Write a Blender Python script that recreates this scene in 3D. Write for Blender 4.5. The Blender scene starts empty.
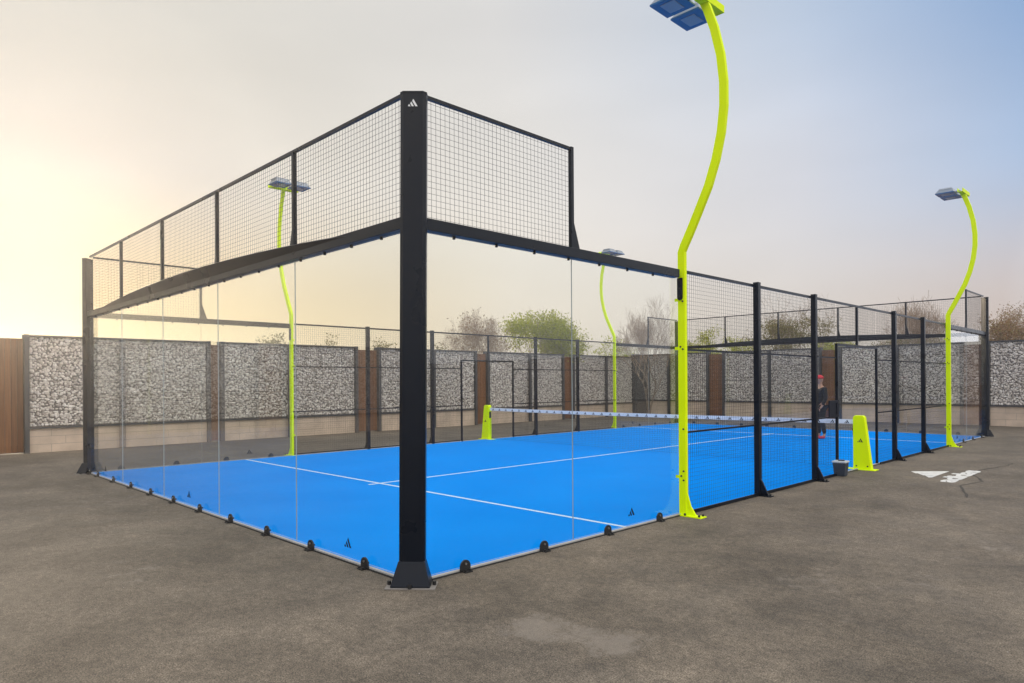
import bpy, bmesh, math, random
from mathutils import Vector, Matrix
R = math.radians
sc = bpy.context.scene
col = sc.collection

# ------------------------------------------------------------------ camera
cam_d = bpy.data.cameras.new('camera')
cam = bpy.data.objects.new('camera', cam_d); col.objects.link(cam)
cam_d.sensor_width = 36; cam_d.lens = 24.175
cam_d.shift_y = 0.0401
cam_d.clip_start = 0.05; cam_d.clip_end = 2000
yaw, rol = 0.7949, -0.0065
fw = Vector((-math.sin(yaw), math.cos(yaw), 0)); rt = Vector((math.cos(yaw), math.sin(yaw), 0)); up = rt.cross(fw)
r2 = rt*math.cos(rol) + up*math.sin(rol); u2 = up*math.cos(rol) - rt*math.sin(rol)
m = Matrix((r2, u2, -fw)).transposed().to_4x4(); m.translation = Vector((4.5664, -3.3419, 1.6281))
cam.matrix_world = m
sc.camera = cam

# ------------------------------------------------------------------ sky and sun
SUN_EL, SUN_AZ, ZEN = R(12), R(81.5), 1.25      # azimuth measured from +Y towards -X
world = bpy.data.worlds.new('World'); sc.world = world; world.use_nodes = True
wn, wl = world.node_tree.nodes, world.node_tree.links
wn.clear()
def N(t, **k):
    n = wn.new(t)
    for a, b in k.items(): setattr(n, a, b)
    return n
sky = N('ShaderNodeTexSky', sky_type='NISHITA', sun_disc=False, sun_elevation=SUN_EL, sun_rotation=-SUN_AZ,
        altitude=0, air_density=1.0, dust_density=3.0, ozone_density=1.5)
bg_sky = N('ShaderNodeBackground'); bg_sky.inputs['Strength'].default_value = 0.05
wl.new(sky.outputs[0], bg_sky.inputs[0])
# thin high cloud that whitens the clear sky, warm round the sun and near the horizon
tc = N('ShaderNodeTexCoord')
sund = Vector((-math.sin(SUN_AZ)*math.cos(SUN_EL), math.cos(SUN_AZ)*math.cos(SUN_EL), math.sin(SUN_EL)))
dot = N('ShaderNodeVectorMath', operation='DOT_PRODUCT'); dot.inputs[1].default_value = sund
nrm = N('ShaderNodeVectorMath', operation='NORMALIZE')
wl.new(tc.outputs['Generated'], nrm.inputs[0]); wl.new(nrm.outputs[0], dot.inputs[0])
def lin(c): return tuple((v/255/12.92 if v/255 < .04045 else ((v/255+.055)/1.055)**2.4) for v in c)+(1,)
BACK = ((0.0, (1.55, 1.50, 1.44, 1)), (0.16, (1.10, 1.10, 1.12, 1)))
BACK_LOW = ((0.0, (1.0, 1.04, 1.15, 1)), (0.16, (0.80, 0.84, 0.94, 1)))     # unseen sky behind the camera, brightened on purpose to light the shaded faces
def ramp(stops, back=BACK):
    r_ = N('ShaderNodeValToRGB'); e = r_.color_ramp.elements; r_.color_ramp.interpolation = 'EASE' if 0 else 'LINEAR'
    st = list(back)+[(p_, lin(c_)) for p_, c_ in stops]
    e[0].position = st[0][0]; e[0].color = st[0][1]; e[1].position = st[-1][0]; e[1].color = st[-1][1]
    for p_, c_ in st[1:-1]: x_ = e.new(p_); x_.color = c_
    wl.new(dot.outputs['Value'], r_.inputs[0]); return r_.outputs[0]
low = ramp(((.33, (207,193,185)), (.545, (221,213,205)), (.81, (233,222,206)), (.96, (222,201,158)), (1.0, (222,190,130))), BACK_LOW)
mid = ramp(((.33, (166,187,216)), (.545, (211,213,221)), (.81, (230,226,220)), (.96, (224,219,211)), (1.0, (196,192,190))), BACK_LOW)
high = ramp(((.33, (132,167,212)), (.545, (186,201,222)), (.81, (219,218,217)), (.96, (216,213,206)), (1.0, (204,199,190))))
sep = N('ShaderNodeSeparateXYZ'); wl.new(nrm.outputs[0], sep.inputs[0])
def blend(A, B, z0, z1):
    k_ = N('ShaderNodeMapRange', interpolation_type='SMOOTHSTEP'); k_.inputs['From Min'].default_value = z0; k_.inputs['From Max'].default_value = z1
    wl.new(sep.outputs['Z'], k_.inputs[0]); m_ = N('ShaderNodeMix', data_type='RGBA'); wl.new(k_.outputs[0], m_.inputs['Factor'])
    wl.new(A, m_.inputs['A']); wl.new(B, m_.inputs['B']); return m_
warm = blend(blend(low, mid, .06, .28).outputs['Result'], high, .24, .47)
cn = N('ShaderNodeTexNoise'); cn.inputs['Scale'].default_value = 1.6; cn.inputs['Detail'].default_value = 3
mp = N('ShaderNodeMapping'); mp.inputs['Scale'].default_value = (1, 1, 3.5)
wl.new(nrm.outputs[0], mp.inputs[0]); wl.new(mp.outputs[0], cn.inputs[0])
cr = N('ShaderNodeMapRange'); cr.inputs['From Min'].default_value = 0.3; cr.inputs['From Max'].default_value = 0.7
cr.inputs['To Min'].default_value = 0.98; cr.inputs['To Max'].default_value = 1.13
wl.new(cn.outputs[0], cr.inputs[0])
bg_cl = N('ShaderNodeBackground')
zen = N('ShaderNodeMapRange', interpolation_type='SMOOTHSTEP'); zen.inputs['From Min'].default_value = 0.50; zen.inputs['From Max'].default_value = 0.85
zen.inputs['To Min'].default_value = 1.0; zen.inputs['To Max'].default_value = ZEN  # overhead sky out of view, brightened to add light on the scene
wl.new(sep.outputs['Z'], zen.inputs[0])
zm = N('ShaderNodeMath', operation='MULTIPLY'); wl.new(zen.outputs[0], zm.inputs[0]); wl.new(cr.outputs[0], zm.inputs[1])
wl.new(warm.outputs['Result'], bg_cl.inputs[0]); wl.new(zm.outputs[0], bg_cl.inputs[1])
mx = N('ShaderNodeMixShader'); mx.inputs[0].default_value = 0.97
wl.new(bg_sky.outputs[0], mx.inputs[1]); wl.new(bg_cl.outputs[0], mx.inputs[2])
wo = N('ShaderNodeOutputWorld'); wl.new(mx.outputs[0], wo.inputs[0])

sd = bpy.data.lights.new('sun', 'SUN'); sd.energy = 2.4; sd.angle = R(12); sd.color = (1.0, 0.82, 0.60)
sun = bpy.data.objects.new('sun', sd); col.objects.link(sun)
sun.rotation_euler = (-sund).to_track_quat('-Z', 'Y').to_euler()

sc.view_settings.view_transform = 'Standard'; sc.view_settings.look = 'None'
sc.view_settings.exposure = 0.0; sc.view_settings.gamma = 1.0
sc.render.engine = 'CYCLES'
sc.cycles.max_bounces = 10; sc.cycles.transparent_max_bounces = 40
sc.cycles.glossy_bounces = 4; sc.cycles.diffuse_bounces = 3

# ------------------------------------------------------------------ helpers
def tag(o, label=None, cat=None, group=None, kind=None):
    if label: o['label'] = label
    if cat: o['category'] = cat
    if group: o['group'] = group
    if kind: o['kind'] = kind
    return o
def empty(name, loc=(0, 0, 0), rz=0, label=None, cat=None, group=None):
    o = bpy.data.objects.new(name, None); col.objects.link(o)
    o.location = loc; o.rotation_euler = (0, 0, rz); o.empty_display_size = 0.2
    return tag(o, label, cat, group)
def copy_tree(o, parent=None):
    c = o.copy(); col.objects.link(c); c.parent = parent
    for ch in [x for x in bpy.data.objects if x.parent == o]: copy_tree(ch, c)
    return c

class MB:
    def __init__(s): s.v = []; s.f = []; s.mi = []
    def add(s, vs, fs, mi=0):
        b = len(s.v); s.v += [tuple(v) for v in vs]
        for f in fs: s.f.append([b+i for i in f]); s.mi.append(mi)
        return s
    def box(s, a, b, mi=0):
        x0, x1 = sorted((a[0], b[0])); y0, y1 = sorted((a[1], b[1])); z0, z1 = sorted((a[2], b[2]))
        return s.add([(x0,y0,z0),(x1,y0,z0),(x1,y1,z0),(x0,y1,z0),(x0,y0,z1),(x1,y0,z1),(x1,y1,z1),(x0,y1,z1)],
              [(0,3,2,1),(4,5,6,7),(0,1,5,4),(1,2,6,5),(2,3,7,6),(3,0,4,7)], mi)
    def bar(s, p, q, w, h=None, mi=0, upv=(0,0,1)):
        p, q = Vector(p), Vector(q); h = h or w; d = (q-p).normalized(); u = Vector(upv)
        if abs(d.dot(u)) > .99: u = Vector((0,1,0))
        a = d.cross(u).normalized()*w/2; b = a.normalized().cross(d)*h/2
        vs = [p-a-b, p+a-b, p+a+b, p-a+b, q-a-b, q+a-b, q+a+b, q-a+b]
        return s.add(vs, [(0,3,2,1),(4,5,6,7),(0,1,5,4),(1,2,6,5),(2,3,7,6),(3,0,4,7)], mi)
    def prism(s, pts, off, mi=0):
        """closed polygon pts (3d) extruded by vector off"""
        n = len(pts); o = Vector(off); vs = [Vector(p) for p in pts]; vs += [v+o for v in vs]
        fs = [list(range(n))[::-1], [n+i for i in range(n)]] + [(i, (i+1)%n, n+(i+1)%n, n+i) for i in range(n)]
        return s.add(vs, fs, mi)
    def sweep(s, path, w, h, mi=0, side=(0,1,0)):
        """rectangular section swept along a path in a plane whose normal is `side`; w in the plane, h along side"""
        sd_ = Vector(side); P = [Vector(p) for p in path]; n = len(P); vs = []
        for i in range(n):
            t = (P[min(i+1, n-1)]-P[max(i-1, 0)]).normalized(); a = t.cross(sd_).normalized()*w/2; b = sd_*h/2
            vs += [P[i]-a-b, P[i]+a-b, P[i]+a+b, P[i]-a+b]
        fs = [(0,3,2,1), tuple(4*(n-1)+k for k in range(4))]
        for i in range(n-1):
            for k in range(4): fs.append((4*i+k, 4*i+(k+1)%4, 4*i+4+(k+1)%4, 4*i+4+k))
        return s.add(vs, fs, mi)
    def tube(s, P, rad, n=6, mi=0):
        P = [Vector(p) for p in P]
        if not isinstance(rad, (list, tuple)): rad = [rad]*len(P)
        vs = []
        for i in range(len(P)):
            t = (P[min(i+1, len(P)-1)]-P[max(i-1, 0)]).normalized()
            u = Vector((0,0,1)) if abs(t.z) < .9 else Vector((1,0,0))
            a = t.cross(u).normalized(); b = a.cross(t)
            vs += [P[i]+(a*math.cos(2*math.pi*k/n)+b*math.sin(2*math.pi*k/n))*rad[i] for k in range(n)]
        fs = [tuple(range(n))[::-1], tuple(n*(len(P)-1)+k for k in range(n))]
        for i in range(len(P)-1):
            for k in range(n): fs.append((n*i+k, n*i+(k+1)%n, n*i+n+(k+1)%n, n*i+n+k))
        return s.add(vs, fs, mi)
    def cyl(s, c, ax, r, L, n=12, mi=0):
        c = Vector(c); d = Vector(ax).normalized()*L/2
        return s.tube([c-d, c+d], r, n, mi)
    def build(s, name, mats, parent=None, smooth=False, bevel=0, loc=None):
        me = bpy.data.meshes.new(name); me.from_pydata(s.v, [], s.f); me.update()
        if not isinstance(mats, (list, tuple)): mats = [mats]
        for m_ in mats: me.materials.append(m_)
        me.polygons.foreach_set('material_index', s.mi)
        bm = bmesh.new(); bm.from_mesh(me); bmesh.ops.recalc_face_normals(bm, faces=bm.faces)
        if smooth:
            for f in bm.faces: f.smooth = True
        bm.to_mesh(me); bm.free()
        o = bpy.data.objects.new(name, me); col.objects.link(o); o.parent = parent
        if bevel:
            md = o.modifiers.new('bevel', 'BEVEL'); md.width = bevel; md.segments = 2; md.limit_method = 'ANGLE'; md.angle_limit = R(50)
        if loc: o.location = loc
        return o

# ------------------------------------------------------------------ materials
def mat(name, base=(0.5,0.5,0.5), rough=0.5, metal=0.0, spec=0.5, var=0.0, vscale=8.0, bump=0.0, bscale=60.0, coat=0.0):
    m_ = bpy.data.materials.new(name); m_.use_nodes = True
    nt = m_.node_tree; b = nt.nodes['Principled BSDF']
    b.inputs['Base Color'].default_value = (*base, 1); b.inputs['Roughness'].default_value = rough
    b.inputs['Metallic'].default_value = metal; b.inputs['Specular IOR Level'].default_value = spec
    b.inputs['Coat Weight'].default_value = coat
    if var or bump:
        t = nt.nodes.new('ShaderNodeTexCoord')
    if var:
        n = nt.nodes.new('ShaderNodeTexNoise'); n.inputs['Scale'].default_value = vscale; n.inputs['Detail'].default_value = 6
        nt.links.new(t.outputs['Object'], n.inputs[0])
        r = nt.nodes.new('ShaderNodeMapRange'); r.inputs['From Min'].default_value = .3; r.inputs['From Max'].default_value = .7
        r.inputs['To Min'].default_value = 1-var; r.inputs['To Max'].default_value = 1+var
        nt.links.new(n.outputs[0], r.inputs[0])
        mu = nt.nodes.new('ShaderNodeVectorMath'); mu.operation = 'SCALE'; mu.inputs[0].default_value = base
        nt.links.new(r.outputs[0], mu.inputs['Scale']); nt.links.new(mu.outputs[0], b.inputs['Base Color'])
        r3 = nt.nodes.new('ShaderNodeMapRange'); r3.inputs['To Min'].default_value = max(0, rough-.12); r3.inputs['To Max'].default_value = min(1, rough+.12)
        nt.links.new(n.outputs[0], r3.inputs[0]); nt.links.new(r3.outputs[0], b.inputs['Roughness'])
    if bump:
        n = nt.nodes.new('ShaderNodeTexNoise'); n.inputs['Scale'].default_value = bscale; n.inputs['Detail'].default_value = 4
        nt.links.new(t.outputs['Object'], n.inputs[0])
        bp = nt.nodes.new('ShaderNodeBump'); bp.inputs['Strength'].default_value = bump; bp.inputs['Distance'].default_value = .01
        nt.links.new(n.outputs[0], bp.inputs['Height']); nt.links.new(bp.outputs[0], b.inputs['Normal'])
    return m_
M = {}
M['navy'] = mat('black_powder_coat', (0.002, 0.005, 0.012), 0.3, spec=.2, var=.15, vscale=3)
M['wire'] = mat('black_wire', (0.012, 0.012, 0.014), 0.5)
M['rubber'] = mat('black_plastic', (0.012, 0.012, 0.013), 0.55)
M['steel'] = mat('bolt_steel', (0.5, 0.5, 0.5), 0.35, metal=1)
M['lime'] = mat('lime_paint', (0.78, 0.98, 0.0), 0.5, spec=.05, var=.04, vscale=2)
M['curb'] = mat('aluminium_channel', (0.42, 0.41, 0.39), 0.5, var=.12, vscale=5)
M['plate'] = mat('dull_plate', (0.22, 0.20, 0.18), 0.7, var=.15, vscale=10)
M['line'] = mat('white_turf_line', (0.62, 0.76, 0.86), 0.9, var=.08, vscale=60)
M['white'] = mat('white_tape', (0.78, 0.80, 0.82), 0.7, var=.04, vscale=12)
M['mark'] = mat('dark_sticker', (0.006, 0.009, 0.02), 0.7, spec=.2)
M['markwhite'] = mat('white_sticker', (0.8, 0.8, 0.8), 0.5)
M['glassedge'] = mat('glass_edge', (0.40, 0.44, 0.42), 0.35)
M['lampgrey'] = mat('lamp_housing', (0.30, 0.33, 0.36), 0.4, metal=.6, var=.08, vscale=10)
M['lampblue'] = mat('lamp_bezel', (0.015, 0.12, 0.30), 0.25)
M['lens'] = mat('lamp_lens', (0.30, 0.33, 0.38), 0.15)
M['gframe'] = mat('gabion_frame', (0.050, 0.050, 0.055), 0.55, var=.2, vscale=3)
M['gback'] = mat('gabion_core', (0.20, 0.18, 0.165), 0.95)
M['plinth'] = mat('plinth_block', (0.56, 0.44, 0.34), 0.85, var=.16, vscale=2.5, bump=.3, bscale=30)
M['bin'] = mat('bin_plastic', (0.035, 0.045, 0.065), 0.5, spec=.3, var=.08)
M['lid'] = mat('bin_lid', (0.50, 0.54, 0.58), 0.4)
M['bark'] = mat('bark', (0.16, 0.12, 0.09), 0.9, var=.25, vscale=12)
M['twig'] = mat('pale_twig', (0.36, 0.27, 0.20), 0.9)
M['black_cloth'] = mat('black_cloth', (0.012, 0.012, 0.014), 0.85, var=.2, vscale=20)
M['grey_cloth'] = mat('grey_cloth', (0.30, 0.31, 0.33), 0.85)
M['red'] = mat('red_cloth', (0.60, 0.02, 0.04), 0.7)
M['pink'] = mat('red_shoe', (0.65, 0.03, 0.08), 0.5)
M['skin'] = mat('skin', (0.42, 0.24, 0.16), 0.55)
M['hair'] = mat('hair', (0.02, 0.012, 0.01), 0.7)

def glass_mat(name, tint, f0):
    m_ = bpy.data.materials.new(name); m_.use_nodes = True; nt = m_.node_tree; nt.nodes.clear()
    L = nt.links.new; nn = nt.nodes.new
    g = nn('ShaderNodeNewGeometry'); d = nn('ShaderNodeVectorMath'); d.operation = 'DOT_PRODUCT'
    L(g.outputs['Normal'], d.inputs[0]); L(g.outputs['Incoming'], d.inputs[1])
    def mth(op, a, b=None):
        n = nn('ShaderNodeMath'); n.operation = op
        for i, v in enumerate((a, b)):
            if v is None: continue
            if isinstance(v, (int, float)): n.inputs[i].default_value = v
            else: L(v, n.inputs[i])
        return n.outputs[0]
    c = mth('ABSOLUTE', d.outputs['Value']); o = mth('SUBTRACT', 1.0, c); p = mth('POWER', o, 5.0)
    q = mth('MULTIPLY', p, 1-f0); fr = mth('ADD', q, f0); fr = mth('MINIMUM', fr, 1.0)
    tr = nn('ShaderNodeBsdfTransparent'); tr.inputs[0].default_value = (*tint, 1)
    gl = nn('ShaderNodeBsdfGlossy'); gl.inputs['Roughness'].default_value = 0.0; gl.inputs[0].default_value = (1,1,1,1)
    mx_ = nn('ShaderNodeMixShader'); L(fr, mx_.inputs[0]); L(tr.outputs[0], mx_.inputs[1]); L(gl.outputs[0], mx_.inputs[2])
    out = nn('ShaderNodeOutputMaterial'); L(mx_.outputs[0], out.inputs[0]); return m_
M['glass'] = glass_mat('clear_glass', (0.975, 0.985, 0.975), 0.024)

def turf_mat():
    m_ = mat('blue_turf', (0.0, 0.22, 0.80), 0.95, spec=.0); nt = m_.node_tree; L = nt.links.new; b = nt.nodes['Principled BSDF']
    t = nt.nodes.new('ShaderNodeTexCoord')
    n1 = nt.nodes.new('ShaderNodeTexNoise'); n1.inputs['Scale'].default_value = .6; n1.inputs['Detail'].default_value = 4
    n2 = nt.nodes.new('ShaderNodeTexNoise'); n2.inputs['Scale'].default_value = 220; n2.inputs['Detail'].default_value = 2
    for n in (n1, n2): L(t.outputs['Object'], n.inputs[0])
    r = nt.nodes.new('ShaderNodeValToRGB'); e = r.color_ramp.elements
    e[0].position = .3; e[0].color = (0.0, 0.25, 0.83, 1); e[1].position = .7; e[1].color = (0.0, 0.285, 0.90, 1)
    L(n1.outputs[0], r.inputs[0])
    mr = nt.nodes.new('ShaderNodeMapRange'); mr.inputs['From Min'].default_value=.3; mr.inputs['From Max'].default_value=.7
    mr.inputs['To Min'].default_value = .86; mr.inputs['To Max'].default_value = 1.1; L(n2.outputs[0], mr.inputs[0])
    mu = nt.nodes.new('ShaderNodeVectorMath'); mu.operation = 'SCALE'; L(r.outputs[0], mu.inputs[0]); L(mr.outputs[0], mu.inputs['Scale'])
    L(mu.outputs[0], b.inputs['Base Color'])
    return m_
M['turf'] = turf_mat()

def ground_mat():
    m_ = mat('asphalt', (0.17, 0.14, 0.11), 0.85, spec=.35); nt = m_.node_tree; L = nt.links.new; b = nt.nodes['Principled BSDF']; nn = nt.nodes.new
    t = nn('ShaderNodeTexCoord')
    def noise(s, d=4, r=.6, dist=0):
        n = nn('ShaderNodeTexNoise'); n.inputs['Scale'].default_value = s; n.inputs['Detail'].default_value = d; n.inputs['Roughness'].default_value = r
        n.inputs['Distortion'].default_value = dist; L(t.outputs['Object'], n.inputs[0]); return n.outputs[0]
    def rng(a, lo, hi, f0=.3, f1=.7):
        n = nn('ShaderNodeMapRange'); n.inputs['From Min'].default_value = f0; n.inputs['From Max'].default_value = f1
        n.inputs['To Min'].default_value = lo; n.inputs['To Max'].default_value = hi; L(a, n.inputs[0]); return n.outputs[0]
    big = noise(.6, 6, .65, .3); mid = noise(2.2, 6, .65, .4); fine = noise(26, 6, .8); grit = noise(110, 3, .7)
    ramp = nn('ShaderNodeValToRGB'); e = ramp.color_ramp.elements
    e[0].position = .36; e[0].color = (0.100, 0.081, 0.060, 1); e[1].position = .64; e[1].color = (0.178, 0.146, 0.110, 1)
    L(big, ramp.inputs[0])
    def mul(a, s):
        n = nn('ShaderNodeVectorMath'); n.operation = 'SCALE'; L(a, n.inputs[0]); L(s, n.inputs['Scale']); return n.outputs[0]
    m2 = noise(9, 5, .75, .3); c = mul(ramp.outputs[0], rng(mid, .78, 1.18)); c = mul(c, rng(m2, .84, 1.16, .38, .62)); c = mul(c, rng(fine, .70, 1.30, .38, .62)); c = mul(c, rng(grit, .42, 1.58, .40, .60))
    # worn, paler smooth patches with their own ragged edges
    pn = noise(4.2, 12, .80, .25)
    acc = pn
    for (px_, py_, pr_, amp) in ((1.42,-.02,.32,.26), (1.90,.10,.34,.24), (2.3,2.3,.5,.12), (3.0,2.9,.35,.13), (3.1,4.6,.6,.10), (-1.9,-1.5,.7,.09), (-6.2,-.7,.9,.10), (-12.6,1.6,1.2,.12), (5.5,5.2,.7,.10), (2.6,11.5,.9,.08)):
        dn = nn('ShaderNodeVectorMath'); dn.operation = 'DISTANCE'; L(t.outputs['Object'], dn.inputs[0]); dn.inputs[1].default_value = (px_, py_, 0)
        fr_ = nn('ShaderNodeMapRange'); fr_.interpolation_type = 'SMOOTHSTEP'; L(dn.outputs['Value'], fr_.inputs[0])
        fr_.inputs['From Min'].default_value = pr_*1.25; fr_.inputs['From Max'].default_value = pr_*.1; fr_.inputs['To Min'].default_value = 0; fr_.inputs['To Max'].default_value = amp
        ad_ = nn('ShaderNodeMath'); ad_.operation = 'ADD'; L(acc, ad_.inputs[0]); L(fr_.outputs[0], ad_.inputs[1]); acc = ad_.outputs[0]
    pn = acc
    pr = nn('ShaderNodeValToRGB'); e = pr.color_ramp.elements; e[0].position = .60; e[0].color = (0,0,0,1); e[1].position = .72; e[1].color = (1,1,1,1)
    L(pn, pr.inputs[0])
    pf = nn('ShaderNodeMath'); pf.operation = 'MULTIPLY'; pf.inputs[1].default_value = .55; L(pr.outputs[0], pf.inputs[0])
    mxc = nn('ShaderNodeMix'); mxc.data_type = 'RGBA'; L(pf.outputs[0], mxc.inputs['Factor']); L(c, mxc.inputs['A']); mxc.inputs['B'].default_value = (0.25, 0.215, 0.178, 1)
    L(mxc.outputs['Result'], b.inputs['Base Color'])
    # stone chips
    L(rng(mid, .7, .92), b.inputs['Roughness'])
    ad = nn('ShaderNodeMath'); ad.operation = 'ADD'; L(fine, ad.inputs[0]); L(grit, ad.inputs[1])
    bp = nn('ShaderNodeBump'); bp.inputs['Strength'].default_value = .55; bp.inputs['Distance'].default_value = .006
    L(ad.outputs[0], bp.inputs['Height']); L(bp.outputs[0], b.inputs['Normal'])
    return m_
M['ground'] = ground_mat()

def island_mat(name, stops, rough=.85, trans=0.0):
    m_ = mat(name, (0.5,)*3, rough, spec=.3); nt = m_.node_tree; L = nt.links.new; b = nt.nodes['Principled BSDF']; nn = nt.nodes.new
    g = nn('ShaderNodeNewGeometry'); r = nn('ShaderNodeValToRGB'); e = r.color_ramp.elements
    e[0].position = stops[0][0]; e[0].color = (*stops[0][1], 1); e[1].position = stops[-1][0]; e[1].color = (*stops[-1][1], 1)
    for p_, c_ in stops[1:-1]: x = e.new(p_); x.color = (*c_, 1)
    L(g.outputs['Random Per Island'], r.inputs[0]); L(r.outputs[0], b.inputs['Base Color'])
    if trans:
        tl = nn('ShaderNodeBsdfTranslucent'); L(r.outputs[0], tl.inputs[0]); ms = nn('ShaderNodeMixShader'); ms.inputs[0].default_value = trans
        L(b.outputs[0], ms.inputs[1]); L(tl.outputs[0], ms.inputs[2]); L(ms.outputs[0], nt.nodes['Material Output'].inputs[0])
    return m_
M['stone'] = island_mat('gabion_stone', [(0, (.42,.37,.33)), (.3, (.62,.56,.51)), (.7, (.76,.70,.64)), (1, (.88,.83,.77))])
M['leaf_green'] = island_mat('leaf_green', [(0, (.20,.23,.010)), (.6, (.36,.39,.015)), (1, (.50,.50,.04))], trans=.5)
M['leaf_olive'] = island_mat('leaf_olive', [(0, (.14,.13,.04)), (.6, (.22,.19,.06)), (1, (.30,.25,.10))], trans=.3)
M['leaf_brown'] = island_mat('leaf_brown', [(0, (.20,.13,.07)), (.6, (.30,.20,.11)), (1, (.36,.28,.14))], trans=.3)
M['leaf_autumn'] = island_mat('leaf_autumn', [(0, (.14,.07,.03)), (.5, (.26,.14,.06)), (1, (.22,.20,.06))], trans=.3)

def timber_mat():
    m_ = mat('timber_slat', (0.12, 0.055, 0.025), 0.6, spec=.3); nt = m_.node_tree; L = nt.links.new; b = nt.nodes['Principled BSDF']; nn = nt.nodes.new
    t = nn('ShaderNodeTexCoord'); mp_ = nn('ShaderNodeMapping'); mp_.inputs['Scale'].default_value = (30, 30, 1.2); L(t.outputs['Object'], mp_.inputs[0])
    n = nn('ShaderNodeTexNoise'); n.inputs['Scale'].default_value = 1.5; n.inputs['Detail'].default_value = 5; L(mp_.outputs[0], n.inputs[0])
    g = nn('ShaderNodeNewGeometry')
    ad = nn('ShaderNodeMath'); ad.operation = 'MULTIPLY_ADD'; L(g.outputs['Random Per Island'], ad.inputs[0]); ad.inputs[1].default_value = .35; L(n.outputs[0], ad.inputs[2])
    r = nn('ShaderNodeValToRGB'); e = r.color_ramp.elements; e[0].position = .35; e[0].color = (0.10, 0.040, 0.017, 1); e[1].position = 1.0; e[1].color = (0.23, 0.095, 0.036, 1)
    L(ad.outputs[0], r.inputs[0]); L(r.outputs[0], b.inputs['Base Color']); return m_
M['timber'] = timber_mat()

# ------------------------------------------------------------------ three-bar mark, in a local (u, v) frame, unit height 1, width ~1.5
def three_bars(mb, o, U, V, s, off, mi=0, sv=None, wx=0):
    o, U, V = Vector(o), Vector(U).normalized(), Vector(V).normalized()
    # slanted bars rising left to right, all cut by one base line
    k = .58                                   # lean of the bars to the left per unit height
    bars = ((-.62, .28, .30), (-.17, .28, .62), (.28, .30, .96))
    for x, w, h in bars:
        w += wx
        # bar foot from x to x+w, top cut slanted
        pts = [(x, 0), (x+w, 0), (x+w-k*h, h), (x-k*(h-.26*1), h-.26)] if h > .3 else [(x, 0), (x+w, 0), (x+w-k*h, h), (x-k*.08, .08)]
        mb.prism([o + U*(a*s) + V*(b*(sv or s)) for a, b in pts], off, mi)
    return mb

# ------------------------------------------------------------------ ground
g = MB(); g.add([(-200,-200,0),(200,-200,0),(200,200,0),(-200,200,0)], [(0,1,2,3)])
tag(g.build('ground', M['ground']), kind='structure', label='brown grey weathered asphalt ground around the blue court')

# crack in the asphalt
def ribbon(mb, pts, w, z, seed):
    rnd = random.Random(seed); P = []
    for i in range(len(pts)-1):
        a, b = Vector((*pts[i], 0)), Vector((*pts[i+1], 0)); n = 7
        for k in range(n):
            q = a.lerp(b, k/n); q += Vector((rnd.uniform(-.018,.018), rnd.uniform(-.03,.03), 0)); P.append(q)
    P.append(Vector((*pts[-1], 0))); vs = []
    for i, q in enumerate(P):
        t = (P[min(i+1, len(P)-1)]-P[max(i-1,0)]).normalized(); nrm_ = Vector((-t.y, t.x, 0)); ww = w*rnd.uniform(.35, 1.1)
        if i in (0, len(P)-1): ww *= .2
        vs += [(q-nrm_*ww/2)[:2]+(z,), (q+nrm_*ww/2)[:2]+(z,)]
    mb.add(vs, [(2*i, 2*i+1, 2*i+3, 2*i+2) for i in range(len(P)-1)])
c = MB(); ribbon(c, [(1.86,12.9),(1.83,12.3),(1.62,11.3),(1.66,10.6),(1.97,9.7),(1.85,8.95),(2.2,7.7)], .045, .003, 3)
M['crack'] = mat('crack', (0.05, 0.042, 0.035), 0.95)
tag(c.build('asphalt_crack', M['crack']), kind='structure', label='thin dark crack wandering across the asphalt')

gr = MB(); rnd = random.Random(8)
for i in range(900):
    if i < 500:
        if rnd.random() < .5: x, y = rnd.uniform(-10,.1), -abs(rnd.gauss(.06,.12))-.05
        else: x, y = abs(rnd.gauss(.06,.12))+.05, rnd.uniform(0,12)
    else: x, y = rnd.uniform(-9,5), rnd.uniform(-3,8)
    if (-10.1 < x < .05 and y > -.05) : continue
    r_ = rnd.uniform(.002,.006); a_ = rnd.uniform(0,3)
    gr.add([(x+r_*math.cos(a_),y+r_*math.sin(a_),0),(x+r_*math.cos(a_+2.1),y+r_*math.sin(a_+2.1),0),(x+r_*math.cos(a_+4.2),y+r_*math.sin(a_+4.2),0),(x,y,r_*.9)],[(0,1,3),(1,2,3),(2,0,3)])
tag(gr.build('grit', island_mat('grit', [(0,(.07,.055,.04)),(.6,(.2,.17,.14)),(1,(.45,.42,.38))])), kind='stuff', label='loose grit scattered on the asphalt and along the kerb')

# painted mark and lettering on the asphalt
c = MB(); three_bars(c, (1.28, 10.17, .0), (0,1,0), (-1,0,0), .80, (0,0,.004), sv=.50, wx=.12)
M['paint'] = mat('ground_paint', (0.66, 0.65, 0.62), 0.8, var=.14, vscale=14)
gp = empty('painted_ground_logo', (0,0,0), 0, 'white three bar logo and word painted on the asphalt beside the court', 'ground marking')
o = c.build('three_bar_mark', M['paint'], gp)
fc = bpy.data.curves.new('lettering', 'FONT'); fc.body = 'adidas'; fc.size = 1.0; fc.extrude = .002; fc.offset = .04; fc.space_character = .95
fo = bpy.data.objects.new('lettering_src', fc); col.objects.link(fo)
bpy.context.view_layer.update()
me = bpy.data.meshes.new_from_object(fo); bpy.data.objects.remove(fo)
xs = [v.co.x for v in me.vertices]; ys = [v.co.y for v in me.vertices]
x0, x1, y0, y1 = min(xs), max(xs), min(ys), max(ys)
for v in me.vertices:
    u_, w_ = (v.co.x-x0)/(x1-x0), (v.co.y-y0)/(y1-y0)
    v.co = Vector((1.70-.30*w_+ (0), 9.22+1.9*u_, .003+v.co.z))
me.materials.clear(); me.materials.append(M['paint'])
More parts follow.
